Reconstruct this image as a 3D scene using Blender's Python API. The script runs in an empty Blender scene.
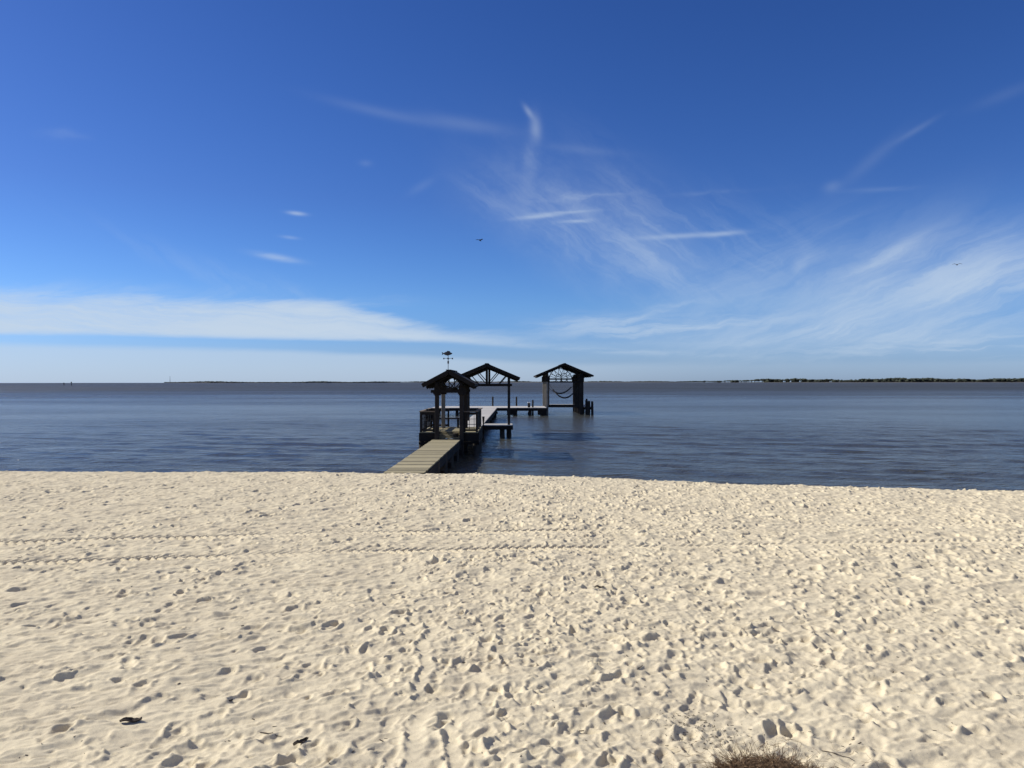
import bpy, math, random
import numpy as np
from mathutils import Vector, Matrix
random.seed(7)
rng = np.random.default_rng(11)
S = bpy.context.scene
C = S.collection
rad = math.radians
F = 770.0                      # focal length in pixels of the photograph
HC = 2.4                       # eye height above the sand
WZ = -0.75                     # water level

# ------------------------------------------------------------------ camera
cd = bpy.data.cameras.new('camera'); cam = bpy.data.objects.new('camera', cd); C.objects.link(cam)
cd.lens = 36 * F / 1024; cd.sensor_width = 36; cd.clip_start = 0.05; cd.clip_end = 40000
cam.location = (0, 0, HC)
cam.rotation_euler = (rad(90 - 0.13), rad(0.06), 0)
S.camera = cam

# ------------------------------------------------------------------ sun and sky
SUN_EL, SUN_AZ = 36.0, -76.0   # azimuth from +Y, negative = to the left
sd = bpy.data.lights.new('sun', 'SUN'); sun = bpy.data.objects.new('sun', sd); C.objects.link(sun)
sd.energy = 5.0; sd.angle = rad(0.53); sd.color = (1.0, 0.955, 0.89)
tosun = Vector((math.sin(rad(SUN_AZ)) * math.cos(rad(SUN_EL)), math.cos(rad(SUN_AZ)) * math.cos(rad(SUN_EL)), math.sin(rad(SUN_EL))))
sun.rotation_euler = tosun.to_track_quat('Z', 'Y').to_euler()
S.view_settings.view_transform = 'Standard'; S.view_settings.look = 'None'
S.view_settings.exposure = 0.0; S.view_settings.gamma = 1.0

W = bpy.data.worlds.new('World'); S.world = W; W.use_nodes = True
nt = W.node_tree; nt.nodes.clear(); N, L = nt.nodes, nt.links

def nn(tree, t, **k):
    n = tree.nodes.new(t)
    for a, b in k.items(): setattr(n, a, b)
    return n
def put(tree, sock, v):
    if isinstance(v, bpy.types.NodeSocket): tree.links.new(v, sock)
    else: sock.default_value = v
def mth(tree, op, a, b=None, clamp=False):
    n = nn(tree, 'ShaderNodeMath', operation=op, use_clamp=clamp)
    put(tree, n.inputs[0], a)
    if b is not None: put(tree, n.inputs[1], b)
    return n.outputs[0]

out = N.new('ShaderNodeOutputWorld'); bg = N.new('ShaderNodeBackground'); L.new(bg.outputs[0], out.inputs[0])
bg.inputs[1].default_value = 0.1
sky = N.new('ShaderNodeTexSky'); sky.sky_type = 'NISHITA'; sky.sun_disc = False
sky.sun_elevation = rad(SUN_EL); sky.sun_rotation = rad(SUN_AZ)
sky.altitude = 0; sky.air_density = 0.9; sky.dust_density = 0.35; sky.ozone_density = 3.0
gam = N.new('ShaderNodeGamma'); gam.inputs[1].default_value = 1.0
hs = N.new('ShaderNodeHueSaturation'); hs.inputs['Saturation'].default_value = 1.12; hs.inputs['Value'].default_value = 1.36
L.new(sky.outputs[0], gam.inputs[0])

tc = N.new('ShaderNodeTexCoord'); sp = N.new('ShaderNodeSeparateXYZ'); L.new(tc.outputs['Generated'], sp.inputs[0])
az = mth(nt, 'MULTIPLY', mth(nt, 'ARCTAN2', sp.outputs[0], sp.outputs[1]), 180 / math.pi)
el = mth(nt, 'MULTIPLY', mth(nt, 'ARCSINE', sp.outputs[2]), 180 / math.pi)
cb = N.new('ShaderNodeCombineXYZ'); L.new(az, cb.inputs[0]); L.new(el, cb.inputs[1])
def noise(tree, vec, scale, detail=5, rough=0.55, sx=1, sy=1, rot=0, off=0, dist=0):
    m = nn(tree, 'ShaderNodeMapping'); tree.links.new(vec, m.inputs[0])
    m.inputs['Rotation'].default_value = (0, 0, rad(-rot)); m2 = nn(tree, 'ShaderNodeMapping'); tree.links.new(m.outputs[0], m2.inputs[0])
    m2.inputs['Scale'].default_value = (sx, sy, 1); m2.inputs['Location'].default_value = (off, off * .7, off * .3)
    n = nn(tree, 'ShaderNodeTexNoise'); tree.links.new(m2.outputs[0], n.inputs[0])
    n.inputs['Scale'].default_value = scale; n.inputs['Detail'].default_value = detail
    n.inputs['Roughness'].default_value = rough; n.inputs['Distortion'].default_value = dist
    return n
def remap(tree, v, a, b, c=0., d=1., smooth=True):
    m = nn(tree, 'ShaderNodeMapRange'); m.interpolation_type = 'SMOOTHSTEP' if smooth else 'LINEAR'
    tree.links.new(v, m.inputs['Value'])
    for k, x in zip(('From Min', 'From Max', 'To Min', 'To Max'), (a, b, c, d)): m.inputs[k].default_value = x
    return m.outputs['Result']
tint = N.new('ShaderNodeValToRGB'); L.new(mth(nt, 'DIVIDE', el, 40.0, True), tint.inputs[0]); te = tint.color_ramp.elements
for i_, (p_, c_) in enumerate(((0, (.38, .52, .92)), (.14, (.48, .61, .89)), (.33, (.45, .51, .77)), (.65, (.43, .475, .73)))):
    if i_ > 1: te.new(p_)
    te[i_].position = p_; te[i_].color = (*c_, 1)
tm = nn(nt, 'ShaderNodeMix', data_type='RGBA', blend_type='MULTIPLY'); tm.inputs[0].default_value = 1
L.new(gam.outputs[0], tm.inputs[6]); L.new(tint.outputs[0], tm.inputs[7]); L.new(tm.outputs[2], hs.inputs['Color'])
# slow warp so that no wisp is a perfect ellipse
wn = noise(nt, cb.outputs[0], 0.22, 4, 0.6, 1, 1.6)
ws = nn(nt, 'ShaderNodeVectorMath', operation='SUBTRACT'); L.new(wn.outputs['Color'], ws.inputs[0]); ws.inputs[1].default_value = (.5, .5, .5)
wm = nn(nt, 'ShaderNodeVectorMath', operation='MULTIPLY'); L.new(ws.outputs[0], wm.inputs[0]); wm.inputs[1].default_value = (3.2, 1.5, 0)
wa = nn(nt, 'ShaderNodeVectorMath', operation='ADD'); L.new(cb.outputs[0], wa.inputs[0]); L.new(wm.outputs[0], wa.inputs[1])
P = wa.outputs[0]; P0 = cb.outputs[0]
fib_h = remap(nt, noise(nt, P, 0.6, 8, .66, .16, 1.8, 3, 3).outputs[0], .38, .64, .12, 1.0)
fib_u = remap(nt, noise(nt, P, 0.62, 8, .66, .15, 1.4, 22, 9).outputs[0], .36, .70, .22, 1.0)     # rising to the right
fib_d = remap(nt, noise(nt, P, 0.62, 8, .66, .16, 1.4, -36, 5).outputs[0], .40, .68, .1, 1.0)      # falling to the right
soft_u = remap(nt, noise(nt, P, 0.3, 5, .65, .45, 1.0, 28, 25).outputs[0], .35, .68, .3, 1.0)
soft_d = remap(nt, noise(nt, P, 0.3, 5, .65, .6, 1.0, -35, 15).outputs[0], .35, .68, .3, 1.0)
solid = remap(nt, noise(nt, P, 0.5, 8, .68, .14, 1.7, -3, 21).outputs[0], .34, .62, .42, 1.15)
def sph(px, py):
    a = math.atan((px - 512) / F); e = math.atan((382 - py) / F * math.cos(a))
    return math.degrees(a), math.degrees(e)
dens = []
def blob(px, py, wx, wy, ang, s, tex, warp=True):
    """a gaussian wisp in azimuth / elevation"""
    a, e = sph(px, py); k = 57.3 / F * math.cos(rad(a)) ** 1.5
    m = nn(nt, 'ShaderNodeMapping', vector_type='TEXTURE'); L.new(P if warp else P0, m.inputs[0])
    m.inputs['Location'].default_value = (a, e, 0); m.inputs['Rotation'].default_value = (0, 0, rad(ang)); m.inputs['Scale'].default_value = (wx * k, wy * k, 1)
    ln = nn(nt, 'ShaderNodeVectorMath', operation='DOT_PRODUCT'); L.new(m.outputs[0], ln.inputs[0]); L.new(m.outputs[0], ln.inputs[1])
    g = mth(nt, 'POWER', 2.718, mth(nt, 'MULTIPLY', ln.outputs['Value'], -1.0))
    g = mth(nt, 'MULTIPLY', g, s)
    dens.append(mth(nt, 'MULTIPLY', g, tex) if tex is not None else g)
def edge(pts):
    r = nn(nt, 'ShaderNodeValToRGB'); L.new(mth(nt, 'ADD', mth(nt, 'DIVIDE', az, 80.0), .5, True), r.inputs[0]); e = r.color_ramp.elements
    for i_, (px, v) in enumerate(pts):
        a, e_ = sph(px, v); 
        if i_ > 1: e.new(.99)
        e[i_].position = a/80 + .5; e[i_].color = (e_/10,)*3 + (1,)
    return mth(nt, 'MULTIPLY', r.outputs[0], 10.0)
def fadex(px0, px1, v0, v1): return remap(nt, az, sph(px0, 380)[0], sph(px1, 380)[0], v0, v1)
def over(lo, hi): return mth(nt, 'SUBTRACT', hi, lo)
wy_ = mth(nt, 'MULTIPLY', mth(nt, 'SUBTRACT', noise(nt, P0, .6, 8, .68, .2, 1.7, 9, 2).outputs[0], .5), 1.5)
el2 = mth(nt, 'ADD', el, wy_)
el3 = mth(nt, 'ADD', el, mth(nt, 'MULTIPLY', wy_, .22))
# long white band: fibrous upper edge, crisp lower edge
top = edge([(-60, 286), (60, 294), (330, 300), (400, 318), (450, 328), (560, 334)])
bot = edge([(-60, 331), (100, 333), (300, 337), (450, 341), (560, 348)])
up_ = remap(nt, over(el2, top), -.3, 1.1); dn_ = remap(nt, over(bot, el3), -.25, .35)
body = mth(nt, 'MULTIPLY', mth(nt, 'MULTIPLY', up_, dn_), mth(nt, 'MULTIPLY', solid, fadex(350, 560, 2.1, .18)))
dens.append(body)
# pale veil under it, down to the horizon
vt = edge([(-60, 340), (100, 344), (250, 347), (420, 354), (560, 362)])
veil = mth(nt, 'MULTIPLY', remap(nt, over(el3, vt), -.12, .45), fadex(380, 760, .62, .12)); dens.append(veil)
blob(330, 301, 60, 5, 2, .30, fib_h); blob(90, 292, 150, 9, 3, .25, fib_u); blob(280, 286, 70, 8, -18, .10, fib_d)
blob(520, 345, 130, 3, -4, .25, fib_h, False); blob(640, 352, 110, 2.5, -3, .22, fib_h, False)
blob(512, 366, 900, 16, 0, .12, None, False)
# wisps right of the shelters
blob(590, 325, 60, 10, 3, .65, fib_h); blob(680, 328, 70, 8, 4, .80, fib_h); blob(740, 322, 60, 4, 6, .30, fib_u)
blob(670, 308, 40, 3, 6, .28, fib_h); blob(640, 318, 28, 3, 12, .3, fib_u)
blob(850, 332, 130, 16, 3, .8, fib_u); blob(980, 345, 120, 13, 0, .75, fib_h); blob(820, 352, 200, 10, 0, .22, fib_h)
blob(900, 285, 105, 28, 20, .55, fib_u); blob(985, 285, 75, 28, 12, .80, fib_u); blob(885, 258, 44, 7, 28, .50, fib_u, False); blob(1040, 262, 60, 14, 25, .25, fib_u)
blob(960, 290, 100, 32, 14, .30, soft_u); blob(850, 270, 120, 34, 20, .16, soft_u)
blob(800, 300, 130, 34, 12, .22, soft_u); blob(806, 262, 14, 9, 60, .25, fib_u); blob(760, 270, 90, 30, 20, .20, fib_u)
# fan of fine cirrus over the middle
blob(590, 225, 105, 48, -25, .17, soft_d, False); blob(575, 240, 85, 24, -38, .15, fib_d, False); blob(620, 245, 95, 34, -35, .14, soft_d, False); blob(650, 262, 70, 16, -33, .13, fib_d, False); blob(700, 245, 100, 40, -10, .14, fib_d, False); blob(640, 215, 80, 26, -50, .08, fib_d, False); blob(500, 205, 40, 12, -30, .12, fib_d, False)
blob(575, 196, 50, 3.0, 1, .22, fib_h); blob(540, 216, 22, 2.0, 5, .50, fib_h, False); blob(576, 221, 16, 1.8, 2, .6, fib_h, False); blob(565, 212, 26, 1.4, 2, .3, fib_h, False)
blob(560, 203, 60, 16, 5, .10, soft_d); blob(680, 236, 40, 2.4, 1, .34, None, False); blob(722, 234, 16, 2.2, 2, .32, None, False)
blob(730, 192, 50, 2.4, 0, .09, fib_h, False); blob(880, 190, 30, 2.6, -3, .07, fib_h, False)
# comma shaped wisp and its tail
blob(529, 112, 7, 2.6, -52, .26, None, False); blob(536, 128, 11, 5, -84, .24, None, False); blob(531, 158, 26, 7, 84, .12, soft_d, False); blob(526, 190, 26, 8, 86, .05, None, False)
# faint trail
blob(380, 112, 50, 4.5, -9, .07, None, False); blob(465, 124, 45, 6, -7, .09, None, False); blob(585, 150, 40, 4, -7, .05, None, False)
blob(915, 131, 20, 3.0, 26, .075, None, False); blob(872, 160, 34, 6.5, 38, .05, None, False); blob(832, 187, 8, 5, 10, .09, None, False)
blob(1005, 95, 30, 6, 14, .035, None, False)
# small flecks, left
blob(277, 257, 20, 3, -8, .42, fib_h, False); blob(297, 213, 8, 1.8, -3, .5, None, False); blob(290, 237, 8, 1.6, -4, .18, None, False)
blob(60, 134, 16, 5, 5, .06, None); blob(366, 163, 6, 3, 0, .06, None, False); blob(422, 186, 14, 4, 30, .05, None, False); blob(210, 275, 110, 10, -22, .08, fib_d)
acc = dens[0]
for d_ in dens[1:]: acc = mth(nt, 'ADD', acc, d_)
soft = mth(nt, 'SUBTRACT', 1.0, mth(nt, 'POWER', 2.718, mth(nt, 'MULTIPLY', acc, -1.15)))
mixc = nn(nt, 'ShaderNodeMix', data_type='RGBA'); L.new(soft, mixc.inputs[0]); L.new(hs.outputs[0], mixc.inputs[6])
mixc.inputs[7].default_value = (5.6, 6.7, 8.0, 1)
L.new(mixc.outputs[2], bg.inputs[0])
# added cirrus veil overhead, out of view: neutral fill for the sand shadows
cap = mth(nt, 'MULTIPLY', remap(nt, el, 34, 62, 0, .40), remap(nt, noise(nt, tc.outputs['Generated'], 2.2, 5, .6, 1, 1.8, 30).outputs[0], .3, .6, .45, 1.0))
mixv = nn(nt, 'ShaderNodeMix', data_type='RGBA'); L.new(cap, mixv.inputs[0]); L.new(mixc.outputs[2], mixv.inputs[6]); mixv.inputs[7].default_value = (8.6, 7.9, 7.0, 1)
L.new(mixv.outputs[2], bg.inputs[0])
W.cycles.sampling_method = 'MANUAL'; W.cycles.sample_map_resolution = 512

# ------------------------------------------------------------------ helpers
class MB:
    def __init__(s): s.v = []; s.f = []
    def box(s, c, size, rot=0, M=None):
        hx, hy, hz = size[0] / 2, size[1] / 2, size[2] / 2; b = len(s.v)
        R = Matrix.Rotation(rot, 3, 'Z') if M is None else M; c = Vector(c)
        for x, y, z in ((-1,-1,-1),(1,-1,-1),(1,1,-1),(-1,1,-1),(-1,-1,1),(1,-1,1),(1,1,1),(-1,1,1)):
            s.v.append(c + R @ Vector((x*hx, y*hy, z*hz)))
        for q in ((0,3,2,1),(4,5,6,7),(0,1,5,4),(1,2,6,5),(2,3,7,6),(3,0,4,7)): s.f.append([b+i for i in q])
        return s
    def beam(s, p, q, w, h, up=(0,0,1)):
        p, q = Vector(p), Vector(q); d = (q-p); ln = d.length; d.normalize()
        u = Vector(up); sd_ = d.cross(u)
        if sd_.length < 1e-4: sd_ = d.cross(Vector((0,1,0)))
        sd_.normalize(); u = sd_.cross(d)
        M = Matrix((sd_, d, u)).transposed()
        return s.box((p+q)/2, (w, ln, h), M=M)
    def tube(s, pts, r, n=8, cap=True):
        pts = [Vector(p) for p in pts]; rs = r if isinstance(r, (list, tuple)) else [r]*len(pts); rings = []
        for i, p in enumerate(pts):
            d = (pts[min(i+1, len(pts)-1)] - pts[max(i-1, 0)]).normalized()
            a = d.cross(Vector((0,0,1)));
            if a.length < 1e-3: a = d.cross(Vector((1,0,0)))
            a.normalize(); b = d.cross(a); k = len(s.v)
            for j in range(n):
                t = 2*math.pi*j/n; s.v.append(p + (a*math.cos(t) + b*math.sin(t))*rs[i])
            rings.append(k)
        for k0, k1 in zip(rings, rings[1:]):
            for j in range(n): s.f.append([k0+j, k0+(j+1)%n, k1+(j+1)%n, k1+j])
        if cap: s.f.append([rings[0]+j for j in range(n)][::-1]); s.f.append([rings[-1]+j for j in range(n)])
        return s
    def prism(s, poly, y0, y1):
        """poly of (x,z) extruded along y"""
        b = len(s.v); n = len(poly)
        for x, z in poly: s.v.append(Vector((x, y0, z)))
        for x, z in poly: s.v.append(Vector((x, y1, z)))
        s.f.append([b+i for i in range(n)]); s.f.append([b+n+i for i in range(n)][::-1])
        for i in range(n): j = (i+1) % n; s.f.append([b+i, b+n+i, b+n+j, b+j])
        return s
    def build(s, name, mat, parent=None, origin=None, bevel=0, smooth=False):
        me = bpy.data.meshes.new(name); o = Vector(origin) if origin is not None else Vector((0,0,0))
        me.from_pydata([tuple(v - o) for v in s.v], [], s.f); me.validate(); me.update()
        if smooth: me.shade_smooth()
        ob = bpy.data.objects.new(name, me); C.objects.link(ob); me.materials.append(mat)
        if parent is not None:
            ob.parent = parent
            if origin is not None: ob.location = o - (wloc(parent))
            else: ob.location = -wloc(parent)
        else: ob.location = o
        if bevel:
            m = ob.modifiers.new('bevel', 'BEVEL'); m.width = bevel; m.segments = 1; m.limit_method = 'ANGLE'
        return ob
def wloc(o):
    l = Vector(o.location)
    return l + wloc(o.parent) if o.parent else l
def tag(o, label=None, cat=None, group=None, kind=None):
    if label: o['label'] = label
    if cat: o['category'] = cat
    if group: o['group'] = group
    if kind: o['kind'] = kind
    return o
def thing(name, loc, label, cat, group=None):
    o = bpy.data.objects.new(name, None); C.objects.link(o); o.location = loc; o.empty_display_size = .2
    return tag(o, label, cat, group)
def copy_tree(o, parent=None):
    c = o.copy(); C.objects.link(c); c.parent = parent
    for ch in list(o.children): copy_tree(ch, c)
    return c

def material(name):
    m = bpy.data.materials.new(name); m.use_nodes = True; t = m.node_tree
    b = t.nodes['Principled BSDF']; return m, t, b
def ramp(tree, fac, stops):
    r = nn(tree, 'ShaderNodeValToRGB'); tree.links.new(fac, r.inputs[0]); e = r.color_ramp.elements
    while len(e) < len(stops): e.new(.5)
    for k, (p, c) in enumerate(stops): e[k].position = p; e[k].color = (*c, 1)
    return r.outputs[0]
def wpos(tree): return nn(tree, 'ShaderNodeNewGeometry').outputs['Position']
def wood(name, dark, light, board_axis=None, pitch=.145, scale=3.0, rough=.85):
    m, t, b = material(name); p = wpos(t)
    n = noise(t, p, scale, 6, .65, 1, 1 if board_axis is None else 6)
    fac = n.outputs[0]
    if board_axis is not None:      # one tone per board, along y
        s = nn(t, 'ShaderNodeSeparateXYZ'); t.links.new(p, s.inputs[0])
        k = mth(t, 'FLOOR', mth(t, 'DIVIDE', s.outputs[board_axis], pitch))
        w = nn(t, 'ShaderNodeTexWhiteNoise', noise_dimensions='1D'); t.links.new(k, w.inputs['W'])
        fac = mth(t, 'ADD', mth(t, 'MULTIPLY', fac, .55), mth(t, 'MULTIPLY', w.outputs['Value'], .45))
    col = ramp(t, fac, [(.25, dark), (.72, light)]); t.links.new(col, b.inputs['Base Color'])
    b.inputs['Roughness'].default_value = rough; b.inputs['Specular IOR Level'].default_value = .2
    bp = nn(t, 'ShaderNodeBump'); bp.inputs['Strength'].default_value = .4; bp.inputs['Distance'].default_value = .01
    t.links.new(noise(t, p, 18, 4, .6).outputs[0], bp.inputs['Height']); t.links.new(bp.outputs[0], b.inputs['Normal'])
    return m
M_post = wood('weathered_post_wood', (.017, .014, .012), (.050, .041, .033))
M_pale = wood('pale_sunlit_wood', (.15, .135, .11), (.30, .27, .22))  # sunlight on the left posts put into the colour; pale mast uses it too
M_rail = wood('brown_rail_wood', (.12, .09, .06), (.26, .2, .14))
M_deck = wood('deck_boards', (.17, .148, .09), (.46, .40, .24), 1)
M_deck2 = wood('bleached_deck_boards', (.42, .40, .36), (.62, .59, .53), 1)
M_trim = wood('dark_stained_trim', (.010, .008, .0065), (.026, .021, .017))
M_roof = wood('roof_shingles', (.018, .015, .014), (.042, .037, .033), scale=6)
M_pile = wood('wet_piling_wood', (.03, .026, .02), (.085, .07, .055))
def plain(name, col, rough=.6, metal=0):
    m, t, b = material(name); n = noise(t, wpos(t), 9, 4)
    t.links.new(ramp(t, n.outputs[0], [(.3, tuple(c*.75 for c in col)), (.7, tuple(min(1, c*1.2) for c in col))]), b.inputs['Base Color'])
    b.inputs['Roughness'].default_value = rough; b.inputs['Metallic'].default_value = metal
    return m
M_iron = plain('dark_vane_metal', (.07, .07, .075), .5, .6)
M_wire = plain('dark_wire', (.05, .047, .043), .6, .3)
M_rope = plain('dark_hammock_rope', (.055, .05, .048), .9)
M_box = plain('white_plastic', (.6, .6, .58), .5)
M_feather = plain('dark_feathers', (.05, .045, .04), .8)

# ------------------------------------------------------------------ sand
DX = .010; NX, NY = 3200, 2000             # periodic raster, 32 m x 20 m
HX, PY = NX*DX/2, NY*DX
fx = np.fft.rfftfreq(NX, DX)[None, :]; fy = np.fft.fftfreq(NY, DX)[:, None]
def field(l0, l1, slope, ax=1., ay=1., rot=0., seed=0):
    r = np.random.default_rng(seed); w = np.fft.rfft2(r.standard_normal((NY, NX)).astype(np.float32))
    c, s_ = math.cos(rot), math.sin(rot); u = (fx*c + fy*s_)*ax; v = (-fx*s_ + fy*c)*ay
    k = np.sqrt(u*u + v*v) + 1e-6
    w *= k**(-slope) * np.exp(-(k*l0)**2) * (1 - np.exp(-(k*l1)**2))
    h = np.fft.irfft2(w, (NY, NX)); return (h/h.std()).astype(np.float32)
low = field(.5, 6, 1.6, seed=1)
mid = field(.12, .8, 1.2, seed=2)
wind = field(.06, .6, 1.2, 2.0, .75, .35, seed=5)
cr1 = field(.06, .9, 1.4, 1.6, .8, .35, seed=8); cr2 = field(.06, .9, 1.4, 1.4, .9, .1, seed=9)
mask = np.clip(field(1.2, 6, 1.0, seed=6)*.35 + .55, 0, 1)
gx = (np.arange(NX) + .5)*DX - HX
trample = np.clip(.56 + .30*np.tanh((gx + 1.2)/2.5)[None, :] + (mask - .5)*.8, .12, 1.15).astype(np.float32)
H = (low*.012 + wind*.0085*(1.2 - trample*.55) + mid*.008*(.3 + trample*.7) + (np.abs(cr1) - np.abs(cr2))*.0055*(.4 + trample*.6)).astype(np.float32)
def plate(cx, cy, ang, la, lb, depth, rim, sharp, tdir, tilt, toe=0., fill=1.0):
    """press a flat tilted sole into whatever relief is already there"""
    R = int(max(la, lb)*1.9/DX) + 2
    ix = int((cx + HX)/DX); iy = int(cy/DX)
    X, Y = np.meshgrid(np.arange(-R, R+1)*DX, np.arange(-R, R+1)*DX)
    a = X*math.cos(ang) + Y*math.sin(ang); b = -X*math.sin(ang) + Y*math.cos(ang)
    th = np.arctan2(b, a)
    r = np.sqrt((a/la)**2 + (b*(1 + toe*a/la)/lb)**2)
    p1, p2, p3 = cx*37.1, cy*29.3, (cx+cy)*17.7
    r = r*(1 + .10*np.sin(2*th + p1) + .08*np.sin(3*th + p2) + .05*np.sin(5*th + p3))
    w = np.exp(-np.minimum(r, 5)**(2*sharp))
    t = (X*math.cos(tdir) + Y*math.sin(tdir))/max(la, lb)
    iyy = (np.arange(iy-R, iy+R+1) % NY)[:, None]; ixx = (np.arange(ix-R, ix+R+1) % NX)[None, :]
    old = H[iyy, ixx]; base = float((old*w).sum()/w.sum())
    floor = base - depth*(.5 + tilt*t) + depth*.25*np.minimum(r, 1.2)**2
    edge = np.exp(-((r - 1.22)/.22)**2)*rim*np.clip(1 + 1.2*tilt*t, 0, 3)
    H[iyy, ixx] = (old + (floor - old)*w*fill + edge).astype(np.float32)
def tr(x, y): return trample[int(y/DX) % NY, int((x+HX)/DX) % NX]
U = rng.uniform
# old scuffs and half filled prints, one crisp side each
for i in range(15000):
    x, y = U(-HX, HX), U(0, PY); q = tr(x, y)
    if rng.random() > q*1.05: continue
    la = .04 + .12*U(0, 1)**1.3; td = U(0, 6.28); dp = U(.010, .042)*(.5 + .6*q)
    plate(x, y, rng.normal(.5, .9), la, la*U(.38, .8), dp, dp*U(.12, .40), U(2.4, 8), td, U(.3, 1.0), 0, U(.6, 1.0))
# chains of fresher prints: people and dogs walking
for c in range(760):
    x, y = U(-HX, HX), U(0, PY); a = rng.choice([rng.normal(1.4, .5), rng.normal(0.2, .5), U(0, 6.28)])
    if rng.random() > tr(x, y)*1.2: continue
    n = rng.integers(3, 12); small = rng.random() < .3; step = .3 if small else U(.5, .75); sd2 = 1; dp0 = U(.018, .044)
    for k in range(n):
        sd2 = -sd2; off = sd2*(.05 if small else .09)
        px_, py_ = x + math.cos(a)*step*k - math.sin(a)*off, (y + math.sin(a)*step*k + math.cos(a)*off) % PY
        a += rng.normal(0, .06)
        if small: plate(px_, py_, a, .05, .042, U(.014, .028), .005, 2.0, a, .6)
        else:
            an = a + sd2*.12; sh = U(2.2, 5.5); dp = dp0*U(.7, 1.2)
            plate(px_, py_, an, .135, .055, dp, dp*.25, sh, a + math.pi*(rng.random() < .3), U(.2, .7), -.12)
            if rng.random() < .5: plate(px_ - math.cos(a)*.10, (py_ - math.sin(a)*.10) % PY, a, .05, .045, dp*.7, .003, 2.5, a + 3.14, .5)
            if rng.random() < .5: plate(px_ + math.cos(a)*.09, (py_ + math.sin(a)*.09) % PY, a, .055, .055, dp*.6, .005, 2.5, a, .8)
# shallow late scuffs: broad tilted facets
for i in range(15000):
    x, y = U(-HX, HX), U(0, PY); q = tr(x, y)
    if rng.random() > q*1.1: continue
    la = .035 + .10*U(0, 1)**1.2; dp = U(.007, .025)*(.55 + .55*q)
    plate(x, y, rng.normal(.5, 1.0), la, la*U(.3, .75), dp, dp*U(.2, .6), U(3, 9), U(0, 6.28), U(.4, 1.3), 0, U(.35, .8))
# few narrow deep holes
for i in range(5000):
    x, y = U(-HX, HX), U(0, PY); la = U(.018, .05)
    if rng.random() > tr(x, y)*.9: continue
    plate(x, y, U(0, 3.14), la, la*U(.4, .9), U(.012, .036), .004, 2.2, U(0, 6.28), U(.2, .8))
# crumbly spots where the crust broke
crumb = np.clip(field(.012, .06, .6, seed=21), -.4, 2.2)
cm = np.zeros((NY, NX), np.float32)
for i in range(2600):
    x, y = U(-HX, HX), U(0, PY)
    if rng.random() > tr(x, y): continue
    R_ = int(.16/DX); rr_ = U(.03, .09); ix = int((x+HX)/DX); iy = int(y/DX)
    X, Y = np.meshgrid(np.arange(-R_, R_+1)*DX, np.arange(-R_, R_+1)*DX)
    iyy = (np.arange(iy-R_, iy+R_+1) % NY)[:, None]; ixx = (np.arange(ix-R_, ix+R_+1) % NX)[None, :]
    cm[iyy, ixx] = np.maximum(cm[iyy, ixx], np.exp(-((X*X + Y*Y*1.6)/rr_**2)**2))
H += crumb*(cm*.0095 + .0009) + field(.022, .09, .8, 1.3, .9, .4, seed=23)*.0020*(.4 + trample*.7)
# drag furrows
def furrow(pts, w, dep):
    for (x0, y0), (x1, y1) in zip(pts, pts[1:]):
        n = max(2, int(math.hypot(x1-x0, y1-y0)/(w*1.0))); an = math.atan2(y1-y0, x1-x0)
        for k in range(n):
            t = k/n; plate(x0+(x1-x0)*t + rng.normal(0, .01), (y0+(y1-y0)*t) % PY, an, w*1.5, w, dep*U(.5, 1.0), dep*.25, U(1.5, 3), an + 1.57, U(.2, .8), 0, .8)
for i in range(22):
    x, y = U(-9, 12), U(4.5, 17); a = rng.normal(1.0, .8); Lf = U(.3, 1.0); q = rng.normal(0, .35)
    furrow([(x, y), (x+math.cos(a)*Lf*.5, y+math.sin(a)*Lf*.5), (x+math.cos(a+q)*Lf, y+math.sin(a+q)*Lf)], U(.015, .045), U(.010, .02))
furrow([(-.62, 4.7), (-.66, 5.3), (-.62, 5.6)], .07, .026); furrow([(-.74, 6.0), (-.72, 6.5), (-.82, 7.0), (-.76, 7.5)], .06, .026)
furrow([(-.34, 4.7), (-.42, 5.2), (-.37, 5.5)], .05, .022); pass
# everything is pushed about a little, so that no print keeps a clean outline
def warp(Hh, sx, sy):
    jj_, ii_ = np.meshgrid(np.arange(NY, dtype=np.float32), np.arange(NX, dtype=np.float32), indexing='ij')
    u = ii_ + sx/DX; v = jj_ + sy/DX; i = np.floor(u).astype(np.int32); j = np.floor(v).astype(np.int32); fu = u - i; fv = v - j
    i0 = i % NX; j0 = j % NY; i1 = (i+1) % NX; j1 = (j+1) % NY
    return ((Hh[j0, i0]*(1-fu) + Hh[j0, i1]*fu)*(1-fv) + (Hh[j1, i0]*(1-fu) + Hh[j1, i1]*fu)*fv).astype(np.float32)
H = warp(H, field(.05, .4, 1.6, seed=12)*.007, field(.05, .4, 1.6, seed=13)*.007)

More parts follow.
